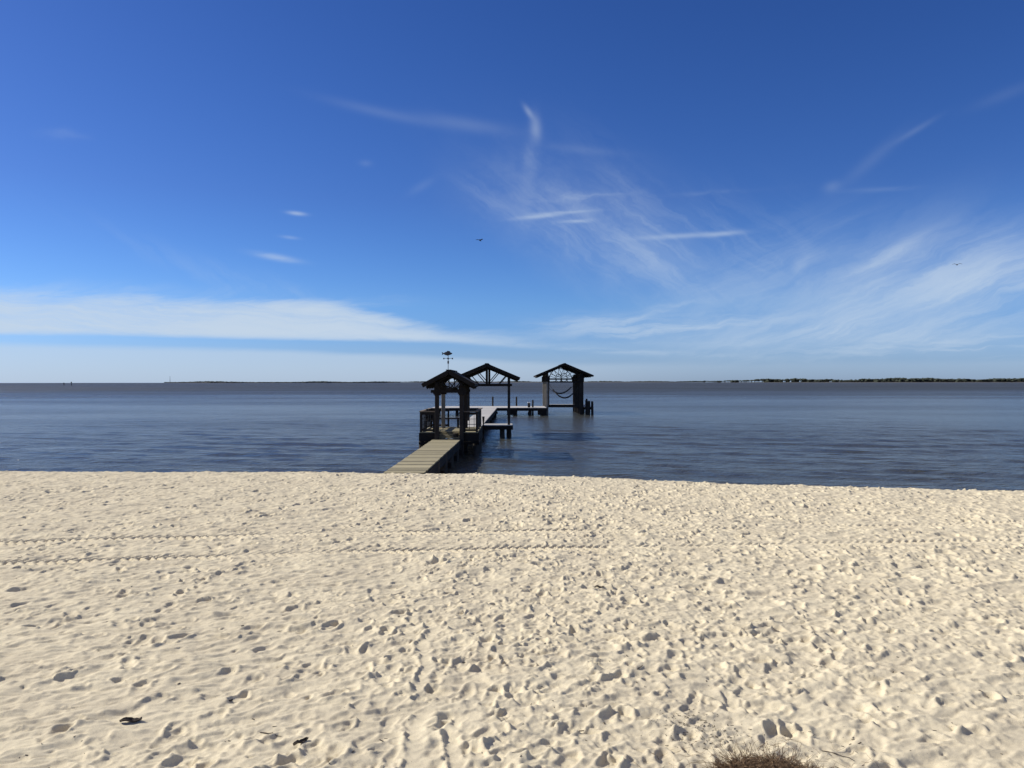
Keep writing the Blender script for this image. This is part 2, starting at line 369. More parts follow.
def crest(x):
    return np.interp(x, [-400, -60, -30, -14, -3.6, 1.25, 4.1, 7.8, 11.4, 20, 60, 400], [40, 24, 21.4, 21.15, 21.0, 20.1, 18.9, 17.75, 17.1, 15.6, 10, -30])
def track_z(x, y, p, fade):
    yc = np.interp(x, *p) + .012*np.sin(x*1.7); d = y - yc; w = np.clip(2.4 - np.abs(d)/.085, 0, 1); w = w*w*(3-2*w)
    x = x + .018*np.sin(x*3.7) + .012*np.sin(x*9.3 + 1)
    lug = np.sin((x - np.abs(d)*.75 + np.where(d > 0, .03, 0))*2*np.pi/.127) + .55*np.sin((x*.5 + d*1.6)*2*np.pi/.09 + 1)
    gap = .8 + .25*np.sin(x*.9 + 1.3) + .18*np.sin(x*2.3) + .15*np.sin(x*7.1)
    brk = np.clip(.85 + .55*np.sin(x*1.3 + 2) + .45*np.sin(x*3.3) + .3*np.sin(x*7.7), 0, 1); w = w*(1 - (1-brk)*np.interp(x, [-6, 0], [.2, .5]))
    return w*fade(x), (-.014 + .019*np.clip(lug*1.5, -1, 1))*np.clip(gap, .2, 1.1)
TR = [(([-60, -6.8, -2.4, 2.46, 7.7, 60], [5.0, 10.27, 10.95, 11.3, 11.65, 14]), lambda x: np.interp(x, [-8, -2, 1, 3, 9], [1, 1, .95, .9, .9])),
      (([-60, -7.7, -2.4, 2.7, 8.7, 60], [6.4, 11.65, 12.4, 12.55, 13.1, 15.5]), lambda x: np.interp(x, [-8, -4, 1, 6, 9], [.85, .95, .75, .6, .8]))]
def sample(x, y):
    u = ((x + HX)/DX - .5) % NX; v = (y/DX - .5) % NY
    i = np.floor(u).astype(np.int64); j = np.floor(v).astype(np.int64); fu = (u-i).astype(np.float32); fv = (v-j).astype(np.float32)
    i %= NX; j %= NY; i1 = (i+1) % NX; j1 = (j+1) % NY
    return (H[j, i]*(1-fu) + H[j, i1]*fu)*(1-fv) + (H[j1, i]*(1-fu) + H[j1, i1]*fu)*fv
def ground(x, y, detail=True):
    t = y - crest(x); fall = .20*np.log1p(np.exp(np.clip(t/.35, -30, 30)))*.35
    z = -np.minimum(fall, 2.6 + 0*fall)
    h = sample(x, y)
    for p, fade in TR:
        w, dz = track_z(x, y, p, fade); h = h*(1 - w*.85) + dz*w
    pier = np.clip(1 - np.abs(x + 2.85)/1.6, 0, 1)*np.clip((y - 20.45)/.5, 0, 1)*np.clip(1 - (y - 21.2)/1.6, 0, 1)
    rough_ = np.where(t > 1.5, .3, 1.0)
    return z + h*rough_ - .07*pier + .012*np.clip(1 - np.abs(x + 2.85)/1.2, 0, 1)*np.clip(1 - np.abs(y - 20.2)/.7, 0, 1) - .008
def spaced(a, b, f):
    r = [a]
    while r[-1] < b: r.append(r[-1] + f(r[-1]))
    return r
pos = spaced(0, 15.5, lambda x: .0092 + .0009*x)
pos2 = spaced(pos[-1] + .05, 420, lambda x: .04 + (x-15)*.22)
xs = np.array([-p for p in pos2[::-1]] + [-p for p in pos[:0:-1]] + pos + pos2)
ys = np.array([-y for y in spaced(-4.0, 80, lambda y: .03 + (y+4)*.15)][::-1] + spaced(4.0+.010, 21.8, lambda y: .009 + .0018*(y-4)) + spaced(21.86, 25, lambda y: .06) + spaced(25.3, 75, lambda y: .3 + (y-25)*.2))
ys = np.unique(ys)
X, Y = np.meshgrid(xs, ys); Z = ground(X, Y)
nx, ny = len(xs), len(ys); print('sand grid', nx, ny, nx*ny)
me = bpy.data.meshes.new('sand'); me.vertices.add(nx*ny)
me.vertices.foreach_set('co', np.stack([X, Y, Z], -1).astype(np.float32).ravel())
jj, ii = np.meshgrid(np.arange(ny-1), np.arange(nx-1), indexing='ij'); a_ = (jj*nx + ii).ravel()
q = np.stack([a_, a_+1, a_+nx+1, a_+nx], -1).astype(np.int32); nf = len(q)
me.loops.add(nf*4); me.loops.foreach_set('vertex_index', q.ravel())
me.polygons.add(nf); me.polygons.foreach_set('loop_start', np.arange(0, nf*4, 4, dtype=np.int32))
me.polygons.foreach_set('use_smooth', np.ones(nf, dtype=bool)); me.update(calc_edges=True)
sand = bpy.data.objects.new('sand', me); C.objects.link(sand); tag(sand, 'pale trampled beach sand covered in footprints', None, None, 'structure')
m, t, b = material('beach_sand'); p = wpos(t)
g1 = noise(t, p, 1.3, 5, .6); g2 = noise(t, p, 160, 3, .7); g3 = noise(t, p, 22, 4, .7)
fac = mth(t, 'ADD', mth(t, 'MULTIPLY', g1.outputs[0], .4), mth(t, 'MULTIPLY', g2.outputs[0], .6))
c1 = ramp(t, fac, [(.34, (.50, .43, .30)), (.62, (.745, .65, .44))])
spk = remap(t, noise(t, p, 70, 2, .5, off=4).outputs[0], .73, .76)
mx = nn(t, 'ShaderNodeMix', data_type='RGBA'); t.links.new(mth(t, 'MULTIPLY', spk, .7), mx.inputs[0]); t.links.new(c1, mx.inputs[6]); mx.inputs[7].default_value = (.10, .07, .045, 1)
t.links.new(mx.outputs[2], b.inputs['Base Color']); b.inputs['Roughness'].default_value = 1.0; b.inputs['Specular IOR Level'].default_value = .15
bp = nn(t, 'ShaderNodeBump'); bp.inputs['Strength'].default_value = .6; bp.inputs['Distance'].default_value = .007
hh = mth(t, 'ADD', mth(t, 'MULTIPLY', g2.outputs[0], .3), mth(t, 'ADD', mth(t, 'MULTIPLY', g3.outputs[0], .9), mth(t, 'MULTIPLY', noise(t, p, 60, 5, .75, off=3).outputs[0], .75)))
t.links.new(hh, bp.inputs['Height']); t.links.new(bp.outputs[0], b.inputs['Normal']); me.materials.append(m)

# ------------------------------------------------------------------ water
def gridobj(name, xs, ys, zf, mat):
    X, Y = np.meshgrid(xs, ys); Z = zf(X, Y); nx, ny = len(xs), len(ys)
    me = bpy.data.meshes.new(name); me.vertices.add(nx*ny); me.vertices.foreach_set('co', np.stack([X, Y, Z], -1).astype(np.float32).ravel())
    jj, ii = np.meshgrid(np.arange(ny-1), np.arange(nx-1), indexing='ij'); a_ = (jj*nx + ii).ravel()
    q = np.stack([a_, a_+1, a_+nx+1, a_+nx], -1).astype(np.int32); nf = len(q)
    me.loops.add(nf*4); me.loops.foreach_set('vertex_index', q.ravel())
    me.polygons.add(nf); me.polygons.foreach_set('loop_start', np.arange(0, nf*4, 4, dtype=np.int32))
    me.polygons.foreach_set('use_smooth', np.ones(nf, dtype=bool)); me.update(calc_edges=True)
    o = bpy.data.objects.new(name, me); C.objects.link(o); me.materials.append(mat); return o
m, t, b = material('bay_water'); p = wpos(t)
b.inputs['Base Color'].default_value = (.056, .058, .049, 1); b.inputs['IOR'].default_value = 1.33; b.inputs['Specular IOR Level'].default_value = .34
patch = remap(t, noise(t, p, .030, 4, .6, .30, 1.0, 4).outputs[0], .35, .65)
w1 = noise(t, p, 2.6, 4, .6, .6, 1.0, 8, 2)      # ripples
w2 = noise(t, p, .9, 3, .5, .34, 1.0, -10, 8)     # wavelets, crests parallel to the beach
w3 = noise(t, p, 7.0, 3, .6, .8, 1.0, 0, 5)
h = mth(t, 'ADD', mth(t, 'MULTIPLY', w1.outputs[0], .20), mth(t, 'MULTIPLY', w2.outputs[0], .26))
h = mth(t, 'ADD', h, mth(t, 'MULTIPLY', w3.outputs[0], .075))
sy_ = nn(t, 'ShaderNodeSeparateXYZ'); t.links.new(p, sy_.inputs[0])
h = mth(t, 'MULTIPLY', h, remap(t, patch, 0, 1, .75, 1.2, False))
h = mth(t, 'MULTIPLY', h, remap(t, sy_.outputs[1], 45, 450, .88, 2.6))      # choppier away from the lee of the beach
bp = nn(t, 'ShaderNodeBump'); bp.inputs['Strength'].default_value = 1.0; bp.inputs['Distance'].default_value = 1.0
t.links.new(h, bp.inputs['Height']); t.links.new(bp.outputs[0], b.inputs['Normal'])
rr = mth(t, 'ADD', remap(t, sy_.outputs[1], 40, 380, .14, .42), remap(t, patch, 0, 1, -.02, .06, False)); t.links.new(rr, b.inputs['Roughness'])
M_water = m
wy = np.array([-700, -300, -100, -30, 0, 10] + spaced(15, 50, lambda y: .11) + spaced(50.2, 82, lambda y: .3) + spaced(83, 12000, lambda y: y*.08))
wx = np.array(sorted([-v for v in spaced(30.5, 12000, lambda v: v*.1)] + list(np.arange(-30, 30.1, .2)) + spaced(30.5, 12000, lambda v: v*.1)))
wr = np.random.default_rng(3)
comps = []
for k in range(34):
    lam = .75*(4.2/.75)**wr.random(); a = math.pi/2 + wr.normal(-.22, .26); kk = 2*math.pi/lam
    comps.append((kk*math.cos(a), kk*math.sin(a), wr.uniform(0, 6.28), .0030*lam**.9))
def wz(X, Y):
    near = np.clip(1 - np.abs(Y - 30)/50, 0, 1)*np.clip(1 - (np.abs(X) - 30)/12, 0, 1); z = 0
    for a, b_, p_, am in comps:
        ph = a*X + b_*Y + p_; z = z + am*(np.sin(ph) + .25*np.sin(2*ph + 1.2))
    return WZ + near*z
water = gridobj('water', wx, wy, wz, M_water); tag(water, 'rippled dark blue bay water reaching the horizon', None, None, 'structure')

# ------------------------------------------------------------------ pier
pier = thing('wooden_pier', (-2.8, 20.8, 0), 'long weathered wooden pier running from the sand out over the water', 'pier')
def xc(y): return np.interp(y, [20, 32.4, 36.4, 42.7, 64, 72], [-2.87, -2.75, -2.40, -2.31, -2.13, -2.06]).item()
def boards(mb, x0f, x1f, y0, y1, z=0., pitch=.145, th=.038):
    y = y0
    while y < y1 - .02:
        j = random.uniform(-.012, .012)
        a, b_ = x0f(y) + j, x1f(y) + random.uniform(-.012, .012)
        mb.box(((a+b_)/2, y + pitch/2, z - th/2 + random.uniform(-.003, .003)), (b_-a, pitch - .009, th)); y += pitch
def deck(name, x0f, x1f, y0, y1, mat, z=0, label=None):
    mb = MB(); boards(mb, x0f, x1f, y0, y1, z); o = mb.build(name, mat, pier)
    if label: o['label'] = label
    return o
W2 = .59
deck('walkway_deck', lambda y: xc(y) - .55 - .04*(y-20.4)/12, lambda y: xc(y) + .53 + .06*(y-20.4)/12, 20.45, 32.42, M_deck, 0, 'sand coloured first walkway boards')
PZ = .30
deck('platform_deck', lambda y: -3.88 if y > 33.2 else -3.1, lambda y: -1.44 if y > 33.2 else -2.2, 33.2, 36.4, M_deck, PZ)
deck('platform_deck', lambda y: -3.88, lambda y: -3.12, 32.45, 33.15, M_deck, PZ); deck('platform_deck', lambda y: -2.2, lambda y: -1.44, 32.45, 33.15, M_deck, PZ)
mb = MB()
for k in range(6):
    y_ = 32.5 + k*.135; mb.beam((-3.1, y_, .0 + k*.055), (-2.22, y_, .0 + k*.055), .125, .035)
mb.build('ramp', M_deck, pier)
deck('walkway_deck', lambda y: xc(y) - .64, lambda y: xc(y) + .64, 36.5, 72.4, M_deck2, 0, 'bleached grey boards of the outer walkway')
deck('cross_deck', lambda y: -7.6, lambda y: 3.25, 72.4, 77.6, M_deck2)
deck('landing_deck', lambda y: -1.6, lambda y: .02, 43.2, 44.7, M_deck2)
deck('slip_deck', lambda y: 7.0, lambda y: 7.85, 74.6, 83.2, M_deck2)
deck('slip_deck', lambda y: 3.5, lambda y: 7.1, 83.0, 84.2, M_deck2)
def stringers(segs, name='stringer', w=.05, h=.26, z=-.175, mat=None):
    for p, q in segs:
        MB().beam((*p, z), (*q, z), w, h).build(name, mat or M_trim, pier)
stringers([((xc(20.4)-.52, 20.5), (xc(32.3)-.56, 32.3)), ((xc(20.4)+.54, 20.5), (xc(32.3)+.60, 32.3)),
           ((xc(36.5)-.64, 36.5), (xc(72)-.64, 72.3)), ((xc(36.5)+.66, 36.5), (xc(72)+.66, 72.3))])
# fascia boards of the platforms
for a, b_ in (((-3.92, 32.42), (-3.12, 32.42)), ((-2.2, 32.42), (-1.4, 32.42)), ((-3.90, 32.45), (-3.90, 36.4)), ((-1.42, 32.45), (-1.42, 36.4)), ((-3.92, 36.43), (-1.4, 36.43))):
    MB().beam((*a, PZ-.20), (*b_, PZ-.20), .05, .34).build('fascia', M_trim, pier)
    MB().beam((a[0], a[1]+.06, PZ-.48), (b_[0], b_[1]+.06, PZ-.42), .08, .10).build('fascia', M_trim, pier)
for a, b_ in (((-7.63, 72.37), (3.26, 72.37)), ((-7.62, 72.4), (-7.62, 77.6)), ((3.27, 72.4), (3.27, 77.6)), ((-7.6, 77.62), (3.25, 77.62))):
    MB().beam((*a, -.16), (*b_, -.16), .05, .26).build('fascia', M_trim, pier)
for a, b_ in (((-1.6, 43.17), (.04, 43.17)), ((.03, 43.2), (.03, 44.7)), ((7.0, 74.57), (7.88, 74.57)), ((7.87, 74.6), (7.87, 83.2)), ((3.4, 82.97), (7.0, 82.97))):
    MB().beam((*a, -.15), (*b_, -.15), .05, .22).build('fascia', M_trim, pier)
def pile(x, y, top, r=.13, mat=M_pile, name='piling', parent=pier):
    return MB().tube([(x, y, -3.0), (x, y, WZ), (x + random.uniform(-.015, .015), y, top)], [r*1.03, r*1.03, r*.95], 12).build(name, mat, parent)
for y in (23.6, 26.0, 28.4, 30.8): 
    for s_ in (-1, 1): pile(xc(y) + s_*.5, y, -.06)
    MB().box((xc(y), y+.17, -.42), (1.5, .07, .2)).build('cross_beam', M_trim, pier)
for y in (43.0, 47, 51, 55, 59, 63, 67, 71):
    for s_ in (-1, 1): pile(xc(y) + s_*.5, y, -.06)
    MB().box((xc(y), y+.17, -.42), (1.5, .07, .2)).build('cross_beam', M_trim, pier)
for x in (-3.85, -3.3, -2.4, -1.55):
    for y in (32.75, 34.6, 36.2): pile(x, y, PZ-.06, .12)
for x in (-7.3, -5.2, .25, 1.7, 2.95):
    for y in (72.8, 77.1): pile(x, y, -.06, .15)
for x, y in ((-.55, 43.5), (-.18, 44.4), (7.2, 78), (7.65, 78), (7.65, 82.6)): pile(x, y, -.06, .14)
# boat fenders of stacked planks against the cross deck
for x0 in (-.05, 2.82):
    MB().box((x0, 72.2, -.42), (.85, .12, .50)).build('fender_panel', M_trim, pier)
# mooring posts standing up through the deck
for x, y, top in ((-1.95, 77.9, .95), (.45, 77.9, .95), (1.98, 73.4, .72)): pile(x, y, top, .085, M_post, 'mooring_post')
for x, y, top, r in ((7.12, 74.3, .66, .07), (7.75, 74.3, .55, .12), (7.36, 74.42, .58, .20), (7.65, 79.0, .7, .10)): pile(x, y, top, r, M_post, 'mooring_post')
pile(-1.55, 41.6, .55, .075, M_post, 'mooring_post')
# railing of the platform
rail = thing('deck_railing', (-2.7, 32.5, PZ), 'dark wood and wire railing around the first platform', 'railing')
def railrun(p, q, n):
    p, q = Vector(p), Vector(q); up = lambda z: Vector((0, 0, z))
    for i in range(n+1):
        c = p.lerp(q, i/n); MB().box((c.x, c.y, PZ + .42), (.08, .08, .84)).build('rail_post', M_post, rail)
    d = (q-p).normalized()
    MB().beam(p + up(.865) - d*.06, q + up(.865) + d*.06, .14, .04).build('top_rail', M_rail, rail)
    MB().beam(p + up(.78), q + up(.78), .045, .10).build('upper_rail', M_post, rail)
    MB().beam(p + up(.08), q + up(.08), .045, .08).build('lower_rail', M_post, rail)
    w = MB(); ln = (q-p).length
    k = .2
    while k < ln - .05: c = p + d*k; w.tube([c + up(.11), c + up(.76)], .011, 5); k += .2
    for z in (.33, .55): w.tube([p + up(z), q + up(z)], .011, 5)
    w.build('wire_panel', M_wire, rail)
railrun((-3.85, 32.5, PZ), (-3.30, 32.5, PZ), 1); railrun((-2.0, 32.5, PZ), (-1.49, 32.5, PZ), 1)
railrun((-3.85, 32.62, PZ), (-3.85, 36.3, PZ), 2); railrun((-1.49, 32.62, PZ), (-1.49, 36.3, PZ), 2)
railrun((-3.8, 36.3, PZ), (-3.0, 36.3, PZ), 1)
# bench and chair on the platform
bench = thing('bench', (-3.0, 35.7, PZ), 'low dark plank bench inside the platform railing', 'bench')
MB().box((-3.05, 35.7, PZ+.43), (1.4, .36, .05)).build('seat', M_trim, bench, bevel=.005)
for x in (-3.6, -2.5): MB().box((x, 35.7, PZ+.2), (.08, .30, .40)).build('leg', M_trim, bench)
ch = thing('deck_chair', (-3.62, 34.0, PZ), 'dark upright deck chair behind the left railing panel', 'chair')
MB().box((-3.62, 34.0, PZ+.40), (.46, .44, .05)).build('seat', M_trim, ch)
bk = MB()
for k in range(4): bk.box((-3.78 + k*.11, 34.24, PZ+.66), (.09, .03, .52))
bk.build('backrest', M_trim, ch)
for x in (-3.82, -3.42):
    for y in (33.82, 34.2): MB().box((x, y, PZ+.19), (.05, .05, .38)).build('leg', M_trim, ch)
    MB().box((x, 34.0, PZ+.58), (.07, .46, .03)).build('armrest', M_trim, ch)

# ------------------------------------------------------------------ shelters
def roof(parent, xm, zp, hw, ze, y0, y1, th=.10):
    """two slopes; ridge at zp, eaves at ze"""
    for s_ in (-1, 1):
        nrm = Vector((-(ze-zp)*s_*-1, 0, hw)); 
        a = (xm, zp); b_ = (xm + s_*hw, ze)
        MB().prism([a, b_, (b_[0], b_[1]-th), (a[0], a[1]-th*1.1)] if s_ > 0 else [b_, a, (a[0], a[1]-th*1.1), (b_[0], b_[1]-th)], y0, y1).build('roof_slope', M_roof, parent)
        # barge boards at the gables, a touch proud
        for y in (y0, y1):
            MB().beam((xm + s_*.01, y, zp - .07), (xm + s_*(hw + .02), y, ze - .07), .06, .17).build('barge_board', M_trim, parent)
    MB().beam((xm, y0 - .05, zp + .012), (xm, y1 + .05, zp + .012), .2, .035).build('ridge_cap', M_roof, parent)
def rafters(parent, xm, zp, hw, ze, ys_):
    for y in ys_:
        m_ = MB()
        for s_ in (-1, 1): m_.beam((xm, y, zp - .2), (xm + s_*hw*.96, y, ze - .17), .05, .12)
        m_.build('rafter_pair', M_trim, parent)

# 1: entrance shelter
g1_ = thing('gable_shelter', (-2.64, 32.4, 0), 'small nearest gabled shelter with a fish weathervane on its ridge', 'shelter', 'gabled shelters on the pier')
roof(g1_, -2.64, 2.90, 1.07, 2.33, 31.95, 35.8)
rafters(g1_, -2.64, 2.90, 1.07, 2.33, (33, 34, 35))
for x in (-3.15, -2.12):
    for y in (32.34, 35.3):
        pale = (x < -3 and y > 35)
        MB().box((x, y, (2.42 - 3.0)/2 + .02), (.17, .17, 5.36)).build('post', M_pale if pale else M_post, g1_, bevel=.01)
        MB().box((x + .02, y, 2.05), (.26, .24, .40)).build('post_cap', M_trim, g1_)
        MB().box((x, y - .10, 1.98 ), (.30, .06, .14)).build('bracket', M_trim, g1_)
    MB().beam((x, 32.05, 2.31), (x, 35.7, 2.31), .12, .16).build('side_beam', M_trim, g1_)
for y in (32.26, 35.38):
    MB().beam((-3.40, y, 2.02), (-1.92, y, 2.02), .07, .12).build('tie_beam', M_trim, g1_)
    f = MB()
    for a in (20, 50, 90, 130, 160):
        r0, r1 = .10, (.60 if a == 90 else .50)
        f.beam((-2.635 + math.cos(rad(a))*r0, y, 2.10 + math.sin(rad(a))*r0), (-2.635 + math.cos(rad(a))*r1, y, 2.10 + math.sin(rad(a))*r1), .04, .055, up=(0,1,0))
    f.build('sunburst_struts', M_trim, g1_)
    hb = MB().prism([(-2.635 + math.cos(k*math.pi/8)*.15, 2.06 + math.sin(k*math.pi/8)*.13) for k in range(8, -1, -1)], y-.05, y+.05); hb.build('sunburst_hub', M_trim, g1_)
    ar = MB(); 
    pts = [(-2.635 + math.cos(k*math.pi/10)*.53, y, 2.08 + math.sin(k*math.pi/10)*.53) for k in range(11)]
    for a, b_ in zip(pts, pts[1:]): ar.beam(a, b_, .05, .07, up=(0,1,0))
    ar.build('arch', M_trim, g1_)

# weathervane
vx, vy = -2.66, 32.1
vane = thing('weathervane', (vx, vy, 2.92), 'fish shaped weathervane on the ridge of the nearest shelter', 'weathervane')
MB().tube([(vx, vy, 2.90), (vx, vy, 3.58)], .013, 6).build('pole', M_iron, vane)
MB().tube([(vx, vy, 3.16), (vx, vy, 3.20), (vx, vy, 3.28), (vx, vy, 3.31)], [.012, .035, .035, .012], 8).build('bearing', M_iron, vane)
def fish():
    n = 14; mb = MB(); pts = []; rs = []
    for i in range(n):
        t_ = i/(n-1); pts.append(t_)
    rings = []
    for i, t_ in enumerate(pts):
        x = vx - .19 + .36*t_; hgt = .012 + .072*math.sin(math.pi*min(1, (t_*.98+.01))**.85)**.9; wd = hgt*.4; k = len(mb.v)
        for j in range(10):
            a = 2*math.pi*j/10; mb.v.append(Vector((x, vy + math.cos(a)*wd, 3.60 + math.sin(a)*hgt)))
        rings.append(k)
    for k0, k1 in zip(rings, rings[1:]):
        for j in range(10): mb.f.append([k0+j, k0+(j+1)%10, k1+(j+1)%10, k1+j])
    mb.f.append([rings[0]+j for j in range(10)]); mb.f.append([rings[-1]+j for j in range(10)])
    return mb.build('fish_body', M_iron, vane)
fb = fish()
def flat(poly, name):
    return MB().prism([(vx + a, 3.60 + b_) for a, b_ in poly], vy - .006, vy + .006).build(name, M_iron, fb)
flat([(-.18, .012), (-.27, .075), (-.245, 0), (-.27, -.07), (-.18, -.012)], 'tail_fin')
flat([(-.08, .06), (-.03, .115), (.07, .10), (.09, .06)], 'dorsal_fin'); flat([(-.02, -.06), (-.05, -.10), (.02, -.065)], 'belly_fin')
MB().tube([(vx-.17, vy, 3.40), (vx+.17, vy, 3.40)], .008, 5).build('cross_arm', M_iron, vane)
MB().tube([(vx, vy-.17, 3.39), (vx, vy+.17, 3.39)], .008, 5).build('cross_arm', M_iron, vane)
for dx, dy in ((-.18, 0), (.18, 0), (0, -.18), (0, .18)): MB().box((vx+dx, vy+dy, 3.39), (.05, .016, .06)).build('compass_letter', M_iron, vane)

# 2: middle shelter
g2_ = thing('gable_shelter', (-1.45, 43.5, 0), 'middle open gabled shelter with king post truss over the side landing', 'shelter', 'gabled shelters on the pier')
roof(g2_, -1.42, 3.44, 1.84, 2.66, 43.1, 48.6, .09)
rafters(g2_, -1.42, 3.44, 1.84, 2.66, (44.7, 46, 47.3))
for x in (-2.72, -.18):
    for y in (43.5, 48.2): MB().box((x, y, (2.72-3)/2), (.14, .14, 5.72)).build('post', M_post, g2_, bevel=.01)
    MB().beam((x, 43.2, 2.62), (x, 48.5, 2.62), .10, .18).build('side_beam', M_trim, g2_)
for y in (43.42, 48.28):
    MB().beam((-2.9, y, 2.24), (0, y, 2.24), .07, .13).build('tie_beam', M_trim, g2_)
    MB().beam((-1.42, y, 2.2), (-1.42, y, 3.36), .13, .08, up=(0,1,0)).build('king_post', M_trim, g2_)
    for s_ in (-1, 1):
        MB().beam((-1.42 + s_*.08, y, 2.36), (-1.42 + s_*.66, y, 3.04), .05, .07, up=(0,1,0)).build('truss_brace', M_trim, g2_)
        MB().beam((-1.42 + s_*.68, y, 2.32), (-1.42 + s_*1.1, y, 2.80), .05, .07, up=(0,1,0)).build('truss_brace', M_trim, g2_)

# 3: boat slip shelter
g3_ = thing('gable_shelter', (5.1, 74.8, 0), 'large farthest gabled shelter over the boat slip with pale left posts', 'shelter', 'gabled shelters on the pier')
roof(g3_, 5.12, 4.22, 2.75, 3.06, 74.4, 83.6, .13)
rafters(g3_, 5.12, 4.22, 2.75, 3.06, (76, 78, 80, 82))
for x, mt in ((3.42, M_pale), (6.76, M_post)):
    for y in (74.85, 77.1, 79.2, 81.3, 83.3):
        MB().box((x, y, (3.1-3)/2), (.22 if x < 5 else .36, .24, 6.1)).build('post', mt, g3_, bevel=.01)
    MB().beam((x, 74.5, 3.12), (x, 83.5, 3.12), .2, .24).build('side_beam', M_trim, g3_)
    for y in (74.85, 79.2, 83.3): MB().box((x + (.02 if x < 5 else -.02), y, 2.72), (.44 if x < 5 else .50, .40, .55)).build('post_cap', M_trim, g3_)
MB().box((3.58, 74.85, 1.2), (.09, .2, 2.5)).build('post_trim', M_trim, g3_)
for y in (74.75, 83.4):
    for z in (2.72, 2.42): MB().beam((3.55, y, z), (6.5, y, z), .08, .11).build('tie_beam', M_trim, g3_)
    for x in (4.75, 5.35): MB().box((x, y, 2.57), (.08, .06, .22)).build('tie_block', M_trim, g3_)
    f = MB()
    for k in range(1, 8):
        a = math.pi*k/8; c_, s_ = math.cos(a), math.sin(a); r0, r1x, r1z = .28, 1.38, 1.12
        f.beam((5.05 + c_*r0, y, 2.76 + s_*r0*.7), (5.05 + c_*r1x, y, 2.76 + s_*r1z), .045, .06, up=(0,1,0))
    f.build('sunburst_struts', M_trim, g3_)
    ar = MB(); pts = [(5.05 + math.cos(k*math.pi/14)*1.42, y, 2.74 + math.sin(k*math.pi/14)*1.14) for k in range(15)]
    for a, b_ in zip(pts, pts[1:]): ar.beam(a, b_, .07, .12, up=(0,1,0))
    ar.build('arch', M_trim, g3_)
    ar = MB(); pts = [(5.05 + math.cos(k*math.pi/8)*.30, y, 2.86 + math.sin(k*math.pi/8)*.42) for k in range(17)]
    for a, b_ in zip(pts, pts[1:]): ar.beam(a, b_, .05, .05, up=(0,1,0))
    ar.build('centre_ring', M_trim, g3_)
MB().beam((3.5, 74.9, .02), (6.7, 74.9, .02), .16, .14).build('sill_beam', M_post, g3_)
# hammocks slung in the slip shelter
def hammock(x0, z0, x1, z1, sag, y, label):
    h_ = thing('hammock', ((x0+x1)/2, y, (z0+z1)/2 - sag), label, 'hammock', 'hammocks in the slip shelter')
    def pt(t_): return Vector((x0 + (x1-x0)*t_, y, z0 + (z1-z0)*t_ - sag*(1-(2*t_-1)**2)))
    bed = MB(); n = 18; m_ = 6
    for i in range(n+1):
        t_ = .16 + .68*i/n; c = pt(t_); wd = .30*math.sin(math.pi*(i+.8)/(n+1.6))**.6
        for j in range(m_+1):
            u = j/m_*2 - 1; bed.v.append(c + Vector((0, u*wd, .10*u*u)))
    for i in range(n):
        for j in range(m_): k = i*(m_+1)+j; bed.f.append([k, k+1, k+m_+2, k+m_+1])
    ob = bed.build('hammock_bed', M_rope, h_); mo = ob.modifiers.new('solid', 'SOLIDIFY'); mo.thickness = .05
    for a, b_ in ((0, .17), (.83, 1)):
        rp = MB().tube([pt(a), pt((a+b_)/2), pt(b_)], .018, 6).build('rope', M_rope, h_)
        e = pt(a if a == 0 else b_); MB().box(e, (.07, .05, .07)).build('hook', M_iron, rp)
hammock(3.55, 2.45, 6.45, 1.85, 1.35, 75.6, 'nearer dark rope hammock hanging lower in the far shelter')
hammock(3.65, 1.95, 6.5, 2.45, 1.0, 78.4, 'rear dark rope hammock hanging higher in the far shelter')
# service box beside the mooring post
sb = thing('dock_box', (1.62, 73.6, 0), 'small white topped service box on the cross deck beside a short post', 'box')
MB().box((1.62, 73.6, .21), (.24, .24, .42)).build('box_body', M_post, sb, bevel=.01)
MB().box((1.62, 73.6, .45), (.34, .32, .07)).build('box_lid', M_box, sb, bevel=.02)

# ------------------------------------------------------------------ far shores
m, t, b = material('distant_foliage')
n = noise(t, wpos(t), .08, 4, .6); t.links.new(ramp(t, n.outputs[0], [(.35, (.025, .033, .022)), (.65, (.055, .065, .04))]), b.inputs['Base Color']); b.inputs['Roughness'].default_value = 1
M_far = m
M_land = plain('distant_shore_sand', (.10, .09, .07), .9)
M_bark = plain('distant_bark', (.08, .065, .05), .9)
def clump(mb, c, r, hz):
    b = len(mb.v); n = 7; rows = 3
    for i in range(1, rows+1):
        ph = math.pi*i/(rows+1)
        for j in range(n):
            a = 2*math.pi*j/n + i*.4; k = random.uniform(.7, 1.25)
            mb.v.append(Vector(c) + Vector((math.cos(a)*math.sin(ph)*r*k, math.sin(a)*math.sin(ph)*r*k, math.cos(ph)*hz*random.uniform(.8, 1.2))))
    mb.v.append(Vector(c) + Vector((0, 0, hz*random.uniform(.9, 1.3)))); mb.v.append(Vector(c) - Vector((0, 0, hz)))
    for i in range(rows-1):
        for j in range(n): mb.f.append([b+i*n+j, b+(i+1)*n+j, b+(i+1)*n+(j+1)%n, b+i*n+(j+1)%n])
    for j in range(n): mb.f.append([b+rows*n, b+j, b+(j+1)%n]); mb.f.append([b+rows*n+1, b+(rows-1)*n+(j+1)%n, b+(rows-1)*n+j])
def X_at(px, d): return (px-512)/F*d
